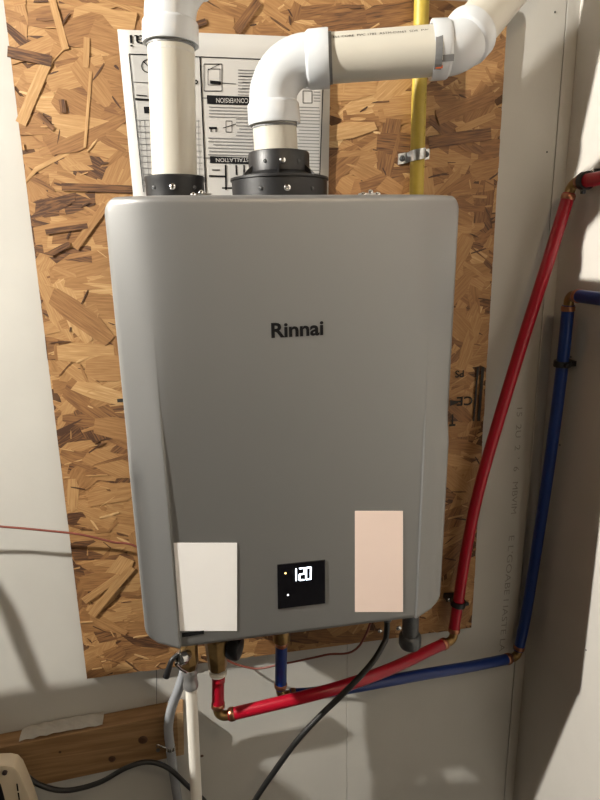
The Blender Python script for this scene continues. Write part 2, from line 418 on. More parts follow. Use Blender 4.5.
# ================================================================== instruction sheet
PY = -.0175
def pp(px, py, k=1): return at(px, py, PY - .0003 * k)
paper = thing('instruction_sheet', (-.055, PY, T - .05), 'white printed instruction sheet pinned upside down to the strand board behind the vent pipes', 'paper')
x0, z1 = -.222, T + .2585; x1 = .108; V = []; F = []; NX, NZ = 16, 12
for j in range(NZ + 1):
    for i in range(NX + 1):
        u, v = i / NX, j / NZ
        xx = x0 + .004 * v + (x1 - x0 - .012 * v) * u
        V.append((xx, PY - .0002 + .0004 * math.sin(u * 6) * v, z1 - .31 * v))
for j in range(NZ):
    for i in range(NX):
        a = j * (NX + 1) + i; F.append((a, a + 1, a + NX + 2, a + NX + 1))
sh = MB().add(V, F); sheet = sh.build('sheet', paperm, paper, smooth=60)
sm_ = sheet.modifiers.new('thickness', 'SOLIDIFY'); sm_.thickness = .0004; sm_.offset = 1
PK = 4
def pline(a, b, wpx, m_=ink, lst=None):
    a = pp(*a, PK); b = pp(*b, PK); d = (b - a).normalized(); n = Vector((-d.z, 0, d.x)) * wpx * .0016 / 2
    return [a - n, b - n, b + n, a + n]
def pgroup(name, quads, m_):
    mb = MB()
    for q in quads: mb.quadpts(q)
    o = mb.build(name, m_, paper); return o
fr = [pline((129, 54), (143.5, 192), .8), pline((129, 54), (330, 62), .9), pline((324, 62), (319, 196), .9), pline((200, 57), (206, 195), 1.3),
      pline((133, 82), (152, 83), .5), pline((202, 98), (208, 98), .6), pline((203, 158), (210, 158), .6)]
pgroup('printed_frame', fr, ink)['kind'] = 'stuff'
def box_quads(x0, y0, x1, y1, w_=.5):
    return [pline((x0, y0), (x1, y0), w_), pline((x1, y0), (x1, y1), w_), pline((x1, y1), (x0, y1), w_), pline((x0, y1), (x0, y0), w_)]
dr = box_quads(204, 64, 222, 91, .7) + box_quads(208, 69, 220, 85, .5) + [pline((210, 82), (221, 83), 3), pline((222, 83), (236, 84), .6), pline((208, 70), (220, 64), .5)]
dr += [pline((209, 128), (217, 128), 2), pline((211, 128), (211, 132), 1), pline((216, 128), (216, 132), 1)] + box_quads(226, 121, 232, 132, .6) + [pline((223, 128), (236, 124), .6)]
dr += [pline((225.5, 165), (226, 190), 1.6), pline((209, 176), (226, 176.5), 1.8), pline((236, 165), (236.5, 175), 1.6), pline((212, 170), (220, 170), 1), pline((222, 188), (250, 188), 1.4), pline((244, 165), (244, 180), 1.4)]
dr += [pline((136 + .3, 95), (147, 96), 1), pline((135, 99), (150, 100), 2), pline((144, 110), (152, 110), 6)] + box_quads(303, 91, 312, 103, .7)
cx_, cy_ = 148, 66
cp = [(cx_ + 6.5 * math.cos(a * .5236), cy_ + 6.5 * math.sin(a * .5236)) for a in range(13)]
dr += [pline(cp[i], cp[i + 1], .9) for i in range(12)] + [pline((143.5, 61.5), (152.5, 70.5), .9)]
cp = [(195.8 + 1.8 * math.cos(a * .785), 82 + 1.8 * math.sin(a * .785)) for a in range(9)]
dr += [pline(cp[i], cp[i + 1], 1.2) for i in range(8)]
pgroup('printed_drawing', dr, ink)['kind'] = 'stuff'
gr = []
for k in range(12): gr.append(pline((136 + k * .6, 120 + k * 6), (200 + k * .35, 121 + k * 6), .5))
for k in range(12): gr.append(pline((139 + k * 5.4, 120), (145 + k * 5, 192), .5))
pgroup('printed_table', gr, inkgrey)['kind'] = 'stuff'
tx = []
def tlines(x0, x1, y0, y1, step, w_=.9):
    y = y0
    while y < y1:
        a = x0 + random.uniform(0, (x1 - x0) * .15) if random.random() < .3 else x0
        tx.append(pline((a, y), (x1 - random.uniform(0, 1), y + (x1 - x0) * .03), w_)); y += step
tlines(238, 262, 70, 95, 3.1); tlines(240, 258, 76, 94, 6.2)
tlines(209, 262, 107, 119, 3.2); tlines(236, 262, 119, 136, 3.3); tlines(208, 262, 138, 156, 3.3); tlines(296, 320, 86, 90, 2); tlines(313, 321, 92, 104, 3)
tlines(296, 320, 107, 190, 3.3); tlines(262, 290, 107, 120, 3.2)
pgroup('printed_lines', tx, inkgrey)['kind'] = 'stuff'
pgroup('printed_bar', [pline((207, 99.5), (262, 101.5), 8)], ink)
pgroup('printed_bar', [pline((210, 159.5), (262, 161.5), 6.5)], ink)
PK = 5
def ptext(s, p0, wpx, hpx, m_):
    a = pp(*p0, PK); text(s, .05, a, (-1, 0, -.01), (0, 0, -1), m_, 'printed_text', paper, fit=wpx * .00155, fitv=hpx * .00165)
ptext('GAS CONVERSION', (259, 98.5), 44, 4.2, paperm); ptext('INSTALLATION', (254, 158), 40, 3.6, paperm)
ptext('Rinnai', (190, 36.5), 58.5, 10.5, ink)

# ================================================================== the water heater
W2, YF, H = .2365, -.265, .6461
XC, CH = .1865, .0310
R_T, R_B = .020, .028
heater = thing('tankless_water_heater', (0, -.14, T - H), 'silver grey wall mounted tankless water heater with lit black control panel', 'water heater')
def halfw(d, r):              # d = distance below top / above bottom
    if d >= r: return W2
    return W2 - (r - math.sqrt(max(0, r * r - (r - d) ** 2)))
def sstep(t): t = max(0, min(1, t)); return t * t * (3 - 2 * t)
def ysurf(x, d):              # front surface, d = distance below the top
    t = d / H
    k = .016 * (1 - sstep((t - .05) / .5)) + .0006
    a = abs(x) - XC; slope = CH / (W2 - XC)
    y = slope * k * math.log1p(math.exp(min(60, a / k)))
    y += .0035 * sstep((t - .22) / .6) * (1 - sstep((a + .0028) / .0022))
    hw = min(halfw(d, R_T), halfw(H - d, R_B))
    e = min(hw - abs(x), d, H - d); fr_ = .009
    if e < fr_: y += fr_ - math.sqrt(max(0, fr_ * fr_ - (fr_ - e) ** 2))
    return YF + y
rows = [0, .0006, .0016, .003, .005, .007, .009, .012, .016, .020] + [.02 + .02 * i for i in range(1, 30)] + [H - .028, H - .022, H - .016, H - .012, H - .009, H - .007, H - .005, H - .003, H - .0016, H - .0006, H]
V = []; F = []
eo = [0, .0006, .0016, .003, .005, .007, .009]
cxs = [XC + .03, XC + .022, XC + .014, XC + .008, XC + .004, XC + .0015, XC, XC - .0006, XC - .0012, XC - .0018, XC - .0024, XC - .003, XC - .006, XC - .012, XC - .024, XC - .04, XC - .06, .10, .06, .02]
for d in rows:
    hw = min(halfw(d, R_T), halfw(H - d, R_B))
    xs = [hw - e for e in eo] + [min(c, hw - .0095 - .0001 * i) for i, c in enumerate(cxs)]
    line = [-x for x in xs] + xs[::-1]
    for x in line: V.append((x + (.0020 + math.copysign(.0052, x) * min(1, abs(x) / .2)) * (1 - d / H), ysurf(x, d), T - d))
nc = 2 * (len(eo) + len(cxs)); nr = len(rows)
for j in range(nr - 1):
    for i in range(nc - 1):
        F.append((j * nc + i, j * nc + i + 1, (j + 1) * nc + i + 1, (j + 1) * nc + i))
loop = [i for i in range(nc)] + [j * nc + nc - 1 for j in range(1, nr)] + [(nr - 1) * nc + i for i in range(nc - 2, -1, -1)] + [j * nc for j in range(nr - 2, 0, -1)]
YBK = -.12; b0 = len(V)
for i in loop: V.append((V[i][0], YBK, V[i][2]))
for k in range(len(loop)):
    k2 = (k + 1) % len(loop); F.append((loop[k], b0 + k, b0 + k2, loop[k2]))
F.append(tuple(b0 + k for k in range(len(loop))))
cover = MB().add(V, F).build('front_cover', silver, heater, smooth=35)
MB().box((-W2 + .004, YBK, T - H + .006), (W2 - .004, -.045, T - .006)).build('casing', casingm, heater, bevel=.004)
for z in (T - .02, T - H + .01):
    MB().box((-.12, -.047, z - .03), (.12, -.0165, z + .03)).build('wall_bracket', galv, heater, bevel=.002)
def front(px, py, lift=.0006):
    p_ = at(px, py, YF + .002)
    for _ in range(4): p_ = at(px, py, ysurf(p_.x, T - p_.z) - lift)
    return p_
a = front(271.5, 338.3); b = front(323.5, 335.2)
text('Rinnai', .1, a, b - a, (0, 0, 1), ink, 'brand_lettering', heater, fit=(b - a).length, fitv=.0205, bold=.0030)
# control panel
cpn = [front(*q, .0015) for q in ((277.2, 565), (325.3, 560), (325.3, 603.5), (278, 609.3))]
panel = MB().plate(cpn, (0, .006, 0)).build('control_panel', glassm, heater, bevel=.0006, label='black glass control panel')
SEG = dict(zip('abcdefg', [((0, 1), (1, 1)), ((1, 1), (1, .5)), ((1, .5), (1, 0)), ((0, 0), (1, 0)), ((0, .5), (0, 0)), ((0, 1), (0, .5)), ((0, .5), (1, .5))]))
o_ = front(299.2, 580.3, .0020); ex = (front(312, 578.8, .0020) - o_); ez = (front(299.2, 568.6, .0020) - o_)
for ch, segs, xo in (('1', 'bc', -.60), ('2', 'abged', .03), ('0', 'abcdef', .54)):
    mb = MB()
    for s in segs:
        (ax, ay), (bx, by) = SEG[s]
        A_ = o_ + ex * (xo + ax * .36) + ez * ay; B_ = o_ + ex * (xo + bx * .36) + ez * by
        d = (B_ - A_).normalized(); n = d.cross(Vector((0, 1, 0))).normalized() * .0010; A_ += d * .0004; B_ -= d * .0004
        mb.quadpts([A_ - n, A_ - d * .0012, A_ + n, B_ + n, B_ + d * .0012, B_ - n])
    mb.build('display_digit', digit, panel)
for q, m_ in (((285.5, 573.3), ledo), ((288, 595), ledw)):
    MB().lathe(front(*q, .0018), (0, -1, 0), [(0, .0014), (.0004, .0011)], 10).build('indicator_light', m_, panel)
# stickers
def sticker(name, q, m_, lab):
    pts = [front(*c, .0009) for c in q]
    MB().plate(pts, (0, .0005, 0)).build(name, m_, heater, label=lab)
sticker('rating_label', ((173.5, 543), (237, 543), (237, 631), (180, 631)), whitelabel, 'blank white label')
sticker('energy_label', ((355, 511), (403, 511), (403, 612), (355, 612)), pinklabel, 'blank pale pink label')
sticker('warning_strip', ((182, 633), (204, 630.5), (204, 634), (182, 637.5)), ink, 'dark printed strip')
# flue and air collars on top
PYV = -.178
lp = at(175, 183, PYV); rp = at(279.5, 180, PYV)
def zat(px, py, y): return at(px, py, y).z
ic = MB().lathe((lp.x, PYV, T - .008), (0, 0, 1), [(0, .0395), (.030, .0395), (.0335, .0405), (.038, .0405), (.038, .0315), (.02, .0315)], 36, cap=False).build('intake_collar', blackp, heater, smooth=40)
ZL = T - .006
ec = MB().lathe((rp.x, PYV, ZL), (0, 0, 1), [(0, .067), (.030, .067), (.031, .069), (.034, .069), (.0345, .060), (.040, .0445), (.042, .0425), (.066, .0425), (.068, .0415), (.068, .0312), (.02, .0312)], 40, cap=False).build('exhaust_collar', blackp, heater, smooth=40)
for k in range(6):
    a_ = math.radians(-160 + 60 * k)
    d = Vector((math.cos(a_), math.sin(a_), 0)); n = Vector((-d.y, d.x, 0)) * .0015
    c = Vector((rp.x, PYV, ZL)); mb = MB()
    mb.plate([c + d * .042 + Vector((0, 0, .034)) - n, c + d * .060 + Vector((0, 0, .034)) - n, c + d * .042 + Vector((0, 0, .05)) - n], n * 2)
    mb.build('rib', blackp, ec)
def ring_screws(col_, c, r, z, angs, m_=steel, rr=.0042):
    for a_ in angs:
        d = Vector((math.cos(math.radians(a_)), math.sin(math.radians(a_)), 0))
        screw(col_, Vector((c.x, PYV, z)) + d * r, d, rr, m_)
ring_screws(ic, lp, .0395, T + .014, (-94,)); ring_screws(ic, lp, .0395, T + .014, (-134, -50), darksteel, .0028)
ring_screws(ec, rp, .067, T + .010, (-90,), steel, .0047); ring_screws(ec, rp, .067, T + .010, (-120, -58), darksteel, .0026)
ring_screws(ec, rp, .0425, T + .047, (-92,), steel, .0042); ring_screws(ec, rp, .0425, T + .047, (-125, -60), darksteel, .0026)
for px, n in ((201, 2), (370, 3)):
    c = at(px, 191, -.235); mb = MB()
    br = MB().box((c.x - .014, -.238, T - .006), (c.x + .014, -.225, T + .004)).build('top_clip', galv, heater, bevel=.001)
    for i in range(n):
        screw(br, (c.x - .010 + .010 * i, -.2385, T + .002 + .003 * (i % 2)), (0, -1, .6), .0032)
# fittings under the heater
def under(px, py, y): return at(px, py, y)
ZB = T - H
hot = under(217, 655, -.13); cold = under(281.5, 640, -.105); gas = under(410, 640, -.12); rel = under(189, 660, -.14); cordp = under(387, 632, -.17)
mb = MB().lathe((hot.x, -.13, ZB + .01), (0, 0, -1), [(0, .018), (.06, .018), (.062, .0235), (.085, .0235), (.090, .0215), (hot.z and ZB - zat(217, 668, -.13) + .01, .0165)], 8)
hv = mb.build('hot_outlet_valve', brass, heater, bevel=.0012)
zt_ = zat(217, 673, -.13)
MB().lathe((hot.x, -.13, zt_ + .005), (0, 0, -1), [(0, .0135), (.001, .0155), (.003, .0135), (.004, .0155), (.006, .0135), (.007, .0155), (.0085, .013)], 24).build('thread_tape', whitering, hv, smooth=50)
cpx = at(239, 650, -.14)
MB().lathe((cpx.x - .028, -.125, cpx.z + .004), (1, -.45, -.1), [(0, .006), (.012, .006), (.013, .0195), (.018, .0215), (.030, .0215), (.034, .019), (.036, .008)], 20).build('service_cap', blackp, hv, smooth=35)
MB().lathe((cold.x, -.105, ZB + .01), (0, 0, -1), [(0, .0135), (.075, .0135), (.08, .016), (ZB + .01 - zat(281, 640, -.105), .016), (ZB + .012 - zat(281, 641, -.105), .0125)], 20).build('cold_inlet_fitting', brass, heater, smooth=40)
gz = zat(410, 620, -.12)
gp = MB().lathe((gas.x, -.12, ZB + .01), (0, 0, -1), [(0, .0155), (.02 + ZB - zat(410, 637, -.12), .0155)], 20).build('gas_inlet_pipe', darksteel, heater, smooth=40)
MB().lathe((gas.x, -.12, zat(410, 634, -.12)), (0, 0, -1), [(0, .017), (.003, .0205), (.006, .0215), (.020, .0215), (.026, .019), (.031, .012)], 20).build('union_nut', darksteel, gp, smooth=40)
cg = MB().lathe((cordp.x, -.17, ZB + .01), (0, 0, -1), [(0, .013), (.045, .013), (.047, .016), (.056, .016), (.060, .011), (.070, .008)], 10).build('cord_gland', darksteel, heater, smooth=40)
screw(cg, (cordp.x + .016, -.185, zat(390, 629, -.185)), (0, -1, -.3), .005); screw(cg, (cordp.x - .018, -.185, zat(380, 631, -.185)), (0, -1, -.3), .004)
kx = at(362, 632, -.14); MB().lathe((kx.x, -.14, ZB + .01), (0, 0, -1), [(0, .016), (.045, .016), (.05, .011)], 14).build('drain_plug', blackp, heater, smooth=35)
# relief valve with lever
rvz = zat(190, 656, -.14)
rv = MB().lathe((rel.x, -.14, ZB + .01), (0, 0, -1), [(0, .011), (.03, .011), (.034, .0165), (ZB + .005 - zat(189, 664, -.14), .0165), (ZB + .012 - zat(189, 667, -.14), .013)], 8).build('relief_valve', brass, heater, bevel=.001)
lv0 = at(181, 652, -.155)
MB().lathe(lv0 + Vector((.010, .004, -.004)), (-.6, -1, .15), [(0, .008), (.006, .0125), (.020, .0135), (.026, .010), (.028, .004)], 18).build('valve_bonnet', steel, rv, smooth=40)
lvp = smooth_pts([at(178, 654, -.172), at(172, 660, -.176), at(169, 668, -.178), at(166, 677, -.178)])
lvo = MB().sweep(lvp, [.0035 + .0025 * (i / len(lvp)) for i in range(len(lvp))], 10).build('lever', blackp, rv, smooth=50)
MB().sweep([at(176, 664, -.176), at(180, 668, -.170), at(186, 672, -.158)], .003, 8).build('lever_spring', steel, rv, smooth=50)

# ================================================================== vent pipes
RP = .0302; RH = .0335
def up_axis(px, py, y): return at(px, py, y)
# exhaust: stub, 90 elbow, run, 45 elbow, run to the side wall
A0 = Vector((at(277, 150, PYV).x, PYV, T + .03))
A1 = at(271.5, 100, PYV - .004)
ex_ = thing('exhaust_vent_pipe', A0, 'cream plastic vent pipe with white elbows turning right above the wide black collar', 'vent pipe')
h0 = at(326, 57.5, -.205); h1 = at(440, 50.5, -.235)
hd = (h1 - h0).normalized(); up = (A1 - A0).normalized()
zc = h0 + hd * ((A1 + up * 0).x - h0.x) / hd.x
corner = Vector((A1.x, A1.y, zc.z)); hd = (h1 - corner).normalized(); up = (corner - A0).normalized()
MB().sweep([A0, A0 + (corner - A0) * .72], RP, 32).build('pipe', pvc, ex_, smooth=40)
bend = arc_bend(corner, up, hd, .048, 14)
el = MB().sweep([bend[0] - up * .004] + bend + [bend[-1] + hd * .004], RH - .0012, 32).build('elbow', pvcw, ex_, smooth=40)
def hub(parent, p_, d, L_, r=RH + .002):
    return MB().lathe(p_, d, [(0, RH - .003), (.004, r - .001), (.006, r), (L_ - .002, r + .0006), (L_, r), (L_, RP + .001), (L_ - .01, RP + .0006)], 36, cap=False).build('hub', pvcw, parent, smooth=35)
hub(el, bend[0] + up * .002, -up, .030); hub(el, bend[-1] - hd * .002, hd, .032)
MB().sweep([bend[0] - up * .0300, bend[0] - up * .0325], RP + .0009, 32).build('solvent_ring', primer, el)
MB().sweep([bend[-1] + hd * .0300, bend[-1] + hd * .0340], RP + .0009, 32).build('solvent_ring', primer, el)
E1 = at(440, 50.5, -.236)
runs = MB().sweep([bend[-1] + hd * .01, E1], RP, 32).build('pipe', pvc, ex_, smooth=40)
MB().sweep([E1 - hd * .010, E1 - hd * .001], RP + .0007, 32).build('solvent_ring', primer, runs)
tdn = (Vector((0, 0, 1)) - hd * hd.z).normalized()
ta = at(334, 42.5, -.205 - .025); tb = at(432, 35.5, -.235 - .025)
tdir = (tb - ta).normalized()
nrm = Vector((0, -.84, .54))
mid = E1 - hd * .150
tx_o = mid + nrm * (RP + .0006) - nrm.cross(hd).normalized() * 0
text('CELL CORE  PVC 1785  ASTM-D2665  SDR  PW', .02, tx_o, hd, nrm.cross(hd) * -1 if nrm.cross(hd).z < 0 else nrm.cross(hd), ink, 'printed_text', runs, fit=.125, fitv=.0035)
g0 = at(489, 18, -.205); g1 = at(512, -10, -.18)
c2 = at(458, 48.5, -.236)
gd = (at(497, 2, -.200) - c2).normalized()
bend2 = arc_bend(c2, hd, gd, .030, 8)
e2 = MB().sweep([bend2[0] - hd * .004] + bend2 + [bend2[-1] + gd * .004], RH - .0012, 32).build('elbow', pvcw, ex_, smooth=40)
hub(e2, bend2[0] + hd * .006, -hd, .026, RH + .0022); hub(e2, bend2[-1] - gd * .004, gd, .024, RH + .0022)
lb = bend2[0] - hd * .004; nn = Vector((0, -.86, -.5)); nn = (nn - hd * nn.dot(hd)).normalized(); tt = hd.cross(nn).normalized()
c = lb + nn * (RH + .0028)
MB().plate([c - hd * .007 - tt * .004, c + hd * .009 - tt * .004, c + hd * .009 + tt * .004, c - hd * .007 + tt * .004], -nn * .0006).build('barcode_label', inkgrey, e2)
c = lb + (nn - Vector((0, 0, .35))).normalized() * (RH + .0026)
MB().plate([c - hd * .013 - tt * .003, c - hd * .004 - tt * .003, c - hd * .004 + tt * .003, c - hd * .013 + tt * .003], -nn * .0006).build('barcode_label', orange, e2)
endx = (XR - .002 - bend2[-1].x) / gd.x
MB().sweep([bend2[-1] + gd * .004, bend2[-1] + gd * (endx - .055)], RP, 32).build('pipe', pvc, ex_, smooth=40)
# intake: straight pipe up from the narrow collar and a 45 elbow
B0 = Vector((at(174, 170, PYV).x, PYV, T + .022)); B1 = at(171, 45, PYV - .002)
inn = thing('intake_vent_pipe', B0, 'upright cream plastic vent pipe with white fitting on the narrow black collar', 'vent pipe')
bu = (B1 - B0).normalized()
MB().sweep([B0, B1 + bu * .02], RP, 32).build('pipe', pvc, inn, smooth=40)
kc = B1 + bu * .058; kd = Vector((.74, .0, .67)).normalized()
bend3 = arc_bend(kc, bu, kd, .066, 12)
e3 = MB().sweep([bend3[0] - bu * .016] + bend3 + [bend3[-1] + kd * .01], RH - .0006, 32).build('elbow', pvcw, inn, smooth=40)
hub(e3, B1 + bu * .030, -bu, .030, RH + .0022); hub(e3, bend3[-1], kd, .032)
MB().sweep([B1 - bu * .001, B1 - bu * .0035], RP + .001, 32).build('solvent_ring', primer, e3)
MB().sweep([B1 - bu * .009, B1 - bu * .0115], RP + .0004, 32).build('solvent_ring', mat('solvent_stain', (.5, .49, .45), .4, noise=.1), e3)
mk = at(181, 15, PYV - RH - .004)
MB().lathe((mk.x, PYV - RH + .0025, mk.z), (.15, -1, 0), [(0, .004), (.002, .0035), (.0022, .001)], 8).build('moulded_mark', pvcw, e3)
endz = (ZC - .002 - bend3[-1].z) / kd.z
MB().sweep([bend3[-1] + kd * .008, bend3[-1] + kd * (endz - .04)], RP, 32).build('pipe', pvc, inn, smooth=40)

# ================================================================== gas line with strap
GY = OY - .0165
g = at(419, 100, GY)
gl = thing('gas_pipe', (g.x, GY, T - .35), 'yellow coated gas pipe running up the strand board', 'pipe')
MB().sweep(smooth_pts([(.18, -.062, T - .53), (.195, -.040, T - .50), (g.x - .02, GY, T - .43), (g.x, GY, T - .36), (g.x, GY, T - .30)], 6)[:-1] + [(g.x, GY, T - .30), (g.x, GY, ZC - .002)], .0122, 20).build('pipe', yellow, gl, smooth=40)
for k in range(7):
    z = T + .06 + .05 * k
    text('GAS', .02, (g.x + .0085, GY - .0094, z), (0, 0, 1), (-1, 0, 0), ink, 'printed_text', gl, fit=.018, fitv=.004)
sl = at(402, 159, OY - .002); sr = at(431, 154, OY - .002); sd = (sr - sl)
pc = thing('pipe_strap', (g.x, OY, (sl.z + sr.z) / 2), 'galvanised two screw strap holding the yellow gas pipe', 'clamp')
mb = MB(); cz = (sl.z + sr.z) / 2; tl = sd.z / sd.x
pro = [(-.030, 0), (-.0145, 0)] + [(-.0138 * math.cos(a * math.pi / 8), .0025 + .0262 * math.sin(a * math.pi / 8) ** .6) for a in range(9)] + [(.0145, 0), (.026, 0)]
hh = .0085; yb = OY - .0030
Vv = []
for dx, dy in pro:
    for s in (-1, 1):
        for th in (0, .0014): Vv.append((g.x + dx, yb - dy - th, cz + tl * dx + s * hh))
Ff = []
for i in range(len(pro) - 1):
    a_ = 4 * i; b_ = a_ + 4
    Ff += [(a_, b_, b_ + 2, a_ + 2), (a_ + 1, a_ + 3, b_ + 3, b_ + 1), (a_, a_ + 1, b_ + 1, b_), (a_ + 2, b_ + 2, b_ + 3, a_ + 3)]
Ff += [(0, 2, 3, 1), tuple(len(Vv) - 4 + i for i in (0, 1, 3, 2))]
MB().add(Vv, Ff).build('strap', galv, pc, smooth=45)
for dx in (-.023, .020): screw(pc, (g.x + dx, yb - .0016, cz + tl * dx), (0, -1, 0), .0052, darksteel)

# ================================================================== PEX lines
RX = .0111
def ring(root, p_, d, r=RX + .0012, L_=.009, m_=copper):
    d = Vector(d).normalized()
    return MB().lathe(Vector(p_) - d * L_ / 2, d, [(0, r - .0006), (.0008, r), (L_ - .0008, r), (L_, r - .0006)], 20).build('crimp_ring', m_, root, smooth=40)
def pex_elbow(root, corner, din, dout):
    b = arc_bend(corner, din, dout, .013, 8)
    din = Vector(din).normalized(); dout = Vector(dout).normalized()
    return MB().sweep([b[0] - din * .012] + b + [b[-1] + dout * .012], RX - .0022, 18).build('elbow_fitting', brass, root, smooth=40)
def tube(root, pts, m_): return MB().sweep(pts, RX, 20).build('tube', m_, root, smooth=40)
# hot
hl = thing('hot_water_line', (hot.x, -.13, T - .92), 'red plastic hot water tubing looping from the brass valve up to the side wall', 'pipe')
c1 = at(218, 717.5, -.133)
rt = Vector((hot.x, -.13, zat(218, 675, -.13)))
rd = [at(330, 690, -.150), at(390, 669, -.115), at(428, 651, -.070)]
c2_ = at(453, 640, -.050)
d1 = (rd[0] - c1).normalized(); d2 = (c2_ - rd[-1]).normalized()
tube(hl, [rt + Vector((0, 0, .004)), c1 + (rt - c1).normalized() * .024], redpex)
vdn = (c1 - rt).normalized()
ring(hl, rt - Vector((0, 0, .010)), vdn, RX + .0006, .010, mat('red_sleeve', (.30, .008, .015), .4, noise=.1)); ring(hl, c1 - vdn * .026, vdn); ring(hl, c1 + d1 * .026, d1)
pex_elbow(hl, c1, vdn, d1)
tube(hl, smooth_pts([c1 + d1 * .020] + rd + [c2_ - d2 * .020]), redpex)
XP = XR - .024
rtop = atx(572.5, 183, XP)
up_pts = [at(455, 622, -.048), at(459, 600, -.048), at(473.5, 512, -.052), at(492, 446, -.055), at(520, 350, -.060), at(547, 265, -.060)]
yt = rtop.y
up_pts = [at(455, 622, -.046), at(458.5, 600, -.046), at(466, 552, -.047), at(476.5, 500, -.048), at(491, 446, -.050), at(520, 350, -.050), at(547, 265, -.048 + (yt + .048) * .5)]
du = (up_pts[0] - c2_).normalized()
pex_elbow(hl, c2_, d2, du); ring(hl, c2_ - d2 * .024, d2); ring(hl, c2_ + du * .022, du)
dt = (rtop - up_pts[-1]).normalized()
far = Vector((XP, -1.15, rtop.z - .004)); df = (far - rtop).normalized()
tube(hl, smooth_pts([c2_ + du * .018] + up_pts + [rtop - dt * .018]), redpex)
pex_elbow(hl, rtop, dt, df); ring(hl, rtop - dt * .024, dt); ring(hl, rtop + df * .024, df)
tube(hl, [rtop + df * .018, rtop + df * .4, far], redpex)
# cold
cl = thing('cold_water_line', (cold.x, -.105, T - .92), 'blue plastic cold water tubing running along the wall and up the corner', 'pipe')
ct = Vector((cold.x, -.105, zat(281, 641.5, -.105)))
k1 = at(280.5, 696, -.105)
k2 = at(517, 657, -.030)
XB = XR - .026
k3 = atx(569.5, 295, XB)
kd1 = (at(330, 691, -.098) - k1).normalized()
vd = (k1 - ct).normalized()
tube(cl, [ct + Vector((0, 0, .006)), k1 - vd * .018], bluepex)
ring(cl, ct - Vector((0, 0, .004)), vd); ring(cl, k1 - vd * .024, vd); ring(cl, k1 + kd1 * .024, kd1)
pex_elbow(cl, k1, vd, kd1)
bl = [at(330, 691, -.098), at(420, 675, -.070), at(470, 666.5, -.050)]
kd2 = (k2 - bl[-1]).normalized()
tube(cl, smooth_pts([k1 + kd1 * .018] + bl + [k2 - kd2 * .018]), bluepex)
ku = (at(525, 620, -.028) - k2).normalized()
bpts = [at(525, 620, -.032), at(532.5, 575, -.036), at(548.5, 470, -.060), at(560.5, 380, -.074)]
kt = (k3 - bpts[-1]).normalized()
pex_elbow(cl, k2, kd2, ku); ring(cl, k2 - kd2 * .024, kd2); ring(cl, k2 + ku * .024, ku)
tube(cl, smooth_pts([k2 + ku * .018] + bpts + [k3 - kt * .018]), bluepex)
far = Vector((XB, -1.15, k3.z - .006)); kf = (far - k3).normalized()
pex_elbow(cl, k3, kt, kf); ring(cl, k3 - kt * .024, kt); ring(cl, k3 + kf * .024, kf)
tube(cl, [k3 + kf * .018, k3 + kf * .4, far], bluepex)
# black clips
def clip(name_label, p_, d, base, parent_wall_n):
    """C-shaped clip round a tube at p_ (tube direction d), foot reaching the wall point base"""
    d = Vector(d).normalized(); p_ = Vector(p_); n = Vector(parent_wall_n)
    o = thing('pipe_clip', base, name_label, 'clip')
    MB().lathe(p_ - d * .0055, d, [(0, RX + .0006), (0, RX + .0042), (.011, RX + .0042), (.011, RX + .0006)], 24, cap=False).build('clip_ring', blackp, o, smooth=40)
    side = d.cross(n).normalized(); mb = MB()
    a_ = p_ - n * (RX + .0015)
    mb.plate([a_ + side * .008 - d * .005, a_ + side * .008 + d * .005, a_ - side * .019 + d * .005, a_ - side * .019 - d * .005], Vector(base) - a_ - side * side.dot(Vector(base) - a_) - d * d.dot(Vector(base) - a_))
    mb.build('foot', blackp, o, bevel=.0008)
    screw(o, a_ - side * .0155 + n * .0008, n, .0034, steel, 'nail_head')
    ear = MB().plate([p_ + side * (RX + .003) - d * .004, p_ + side * (RX + .003) + d * .004, p_ + side * (RX + .010) + d * .003, p_ + side * (RX + .010) - d * .003], n * .006)
    ear.build('ear', blackp, o, bevel=.0006)
    return o
p_ = at(458.2, 603, -.046); clip('black plastic clip on the red tube at the board corner', p_, up_pts[2] - up_pts[0], (p_.x, -.0145, p_.z), (0, -1, 0))
p_ = rtop + df * .036; clip('black plastic clip on the red tube at the side wall', p_, df, (XR - .0005, p_.y, p_.z), (-1, 0, 0))
t_ = .30; p_ = bpts[-1] + (k3 - bpts[-1]) * .2; clip('black plastic clip on the upright blue tube', p_, k3 - bpts[-1], (XR - .0005, p_.y, p_.z), (-1, 0, 0))

# ================================================================== drain pipes, hose, cords
wp0 = Vector((rel.x, -.14, zat(190, 690, -.14))); wp1 = at(196.5, 800, -.14); wd = (wp1 - wp0).normalized()
dp = thing('relief_drain_pipe', wp0 + wd * ((wp0.z - .03) / -wd.z), 'white plastic drain pipe hanging from the grey relief valve fitting', 'pipe')
MB().sweep([wp0 + Vector((0, 0, .004)), wp0 + wd * ((wp0.z - .03) / -wd.z)], .0103, 20).build('pipe', mat('white_pipe', (.80, .77, .70), .35, noise=.03), dp, smooth=40)
zt0 = zat(188.5, 667, -.14); zt1 = zat(189, 688, -.14)
MB().lathe((rel.x, -.14, zt0), (0, 0, -1), [(0, .010), (.002, .0135), (.010, .0145), (.016, .0122), (zt0 - zt1 - .014, .0122), (zt0 - zt1 - .008, .0138), (zt0 - zt1 - .002, .0132), (zt0 - zt1, .009)], 22).build('adapter', mat('grey_fitting', (.36, .36, .36), .3, metal=.6, noise=.1), dp, smooth=40)
hz = [at(184, 672, -.100), at(179, 688, -.085), at(171.5, 708, -.066), at(168.5, 727, -.055), at(170, 745, -.050), at(174, 775, -.045), at(178.5, 805, -.04)]
hz += [hz[-1] + (hz[-1] - hz[-2]).normalized() * .25]
dh = thing('drain_hose', hz[-1], 'clear grey vinyl drain hose clipped to the end of the pine plank', 'hose')
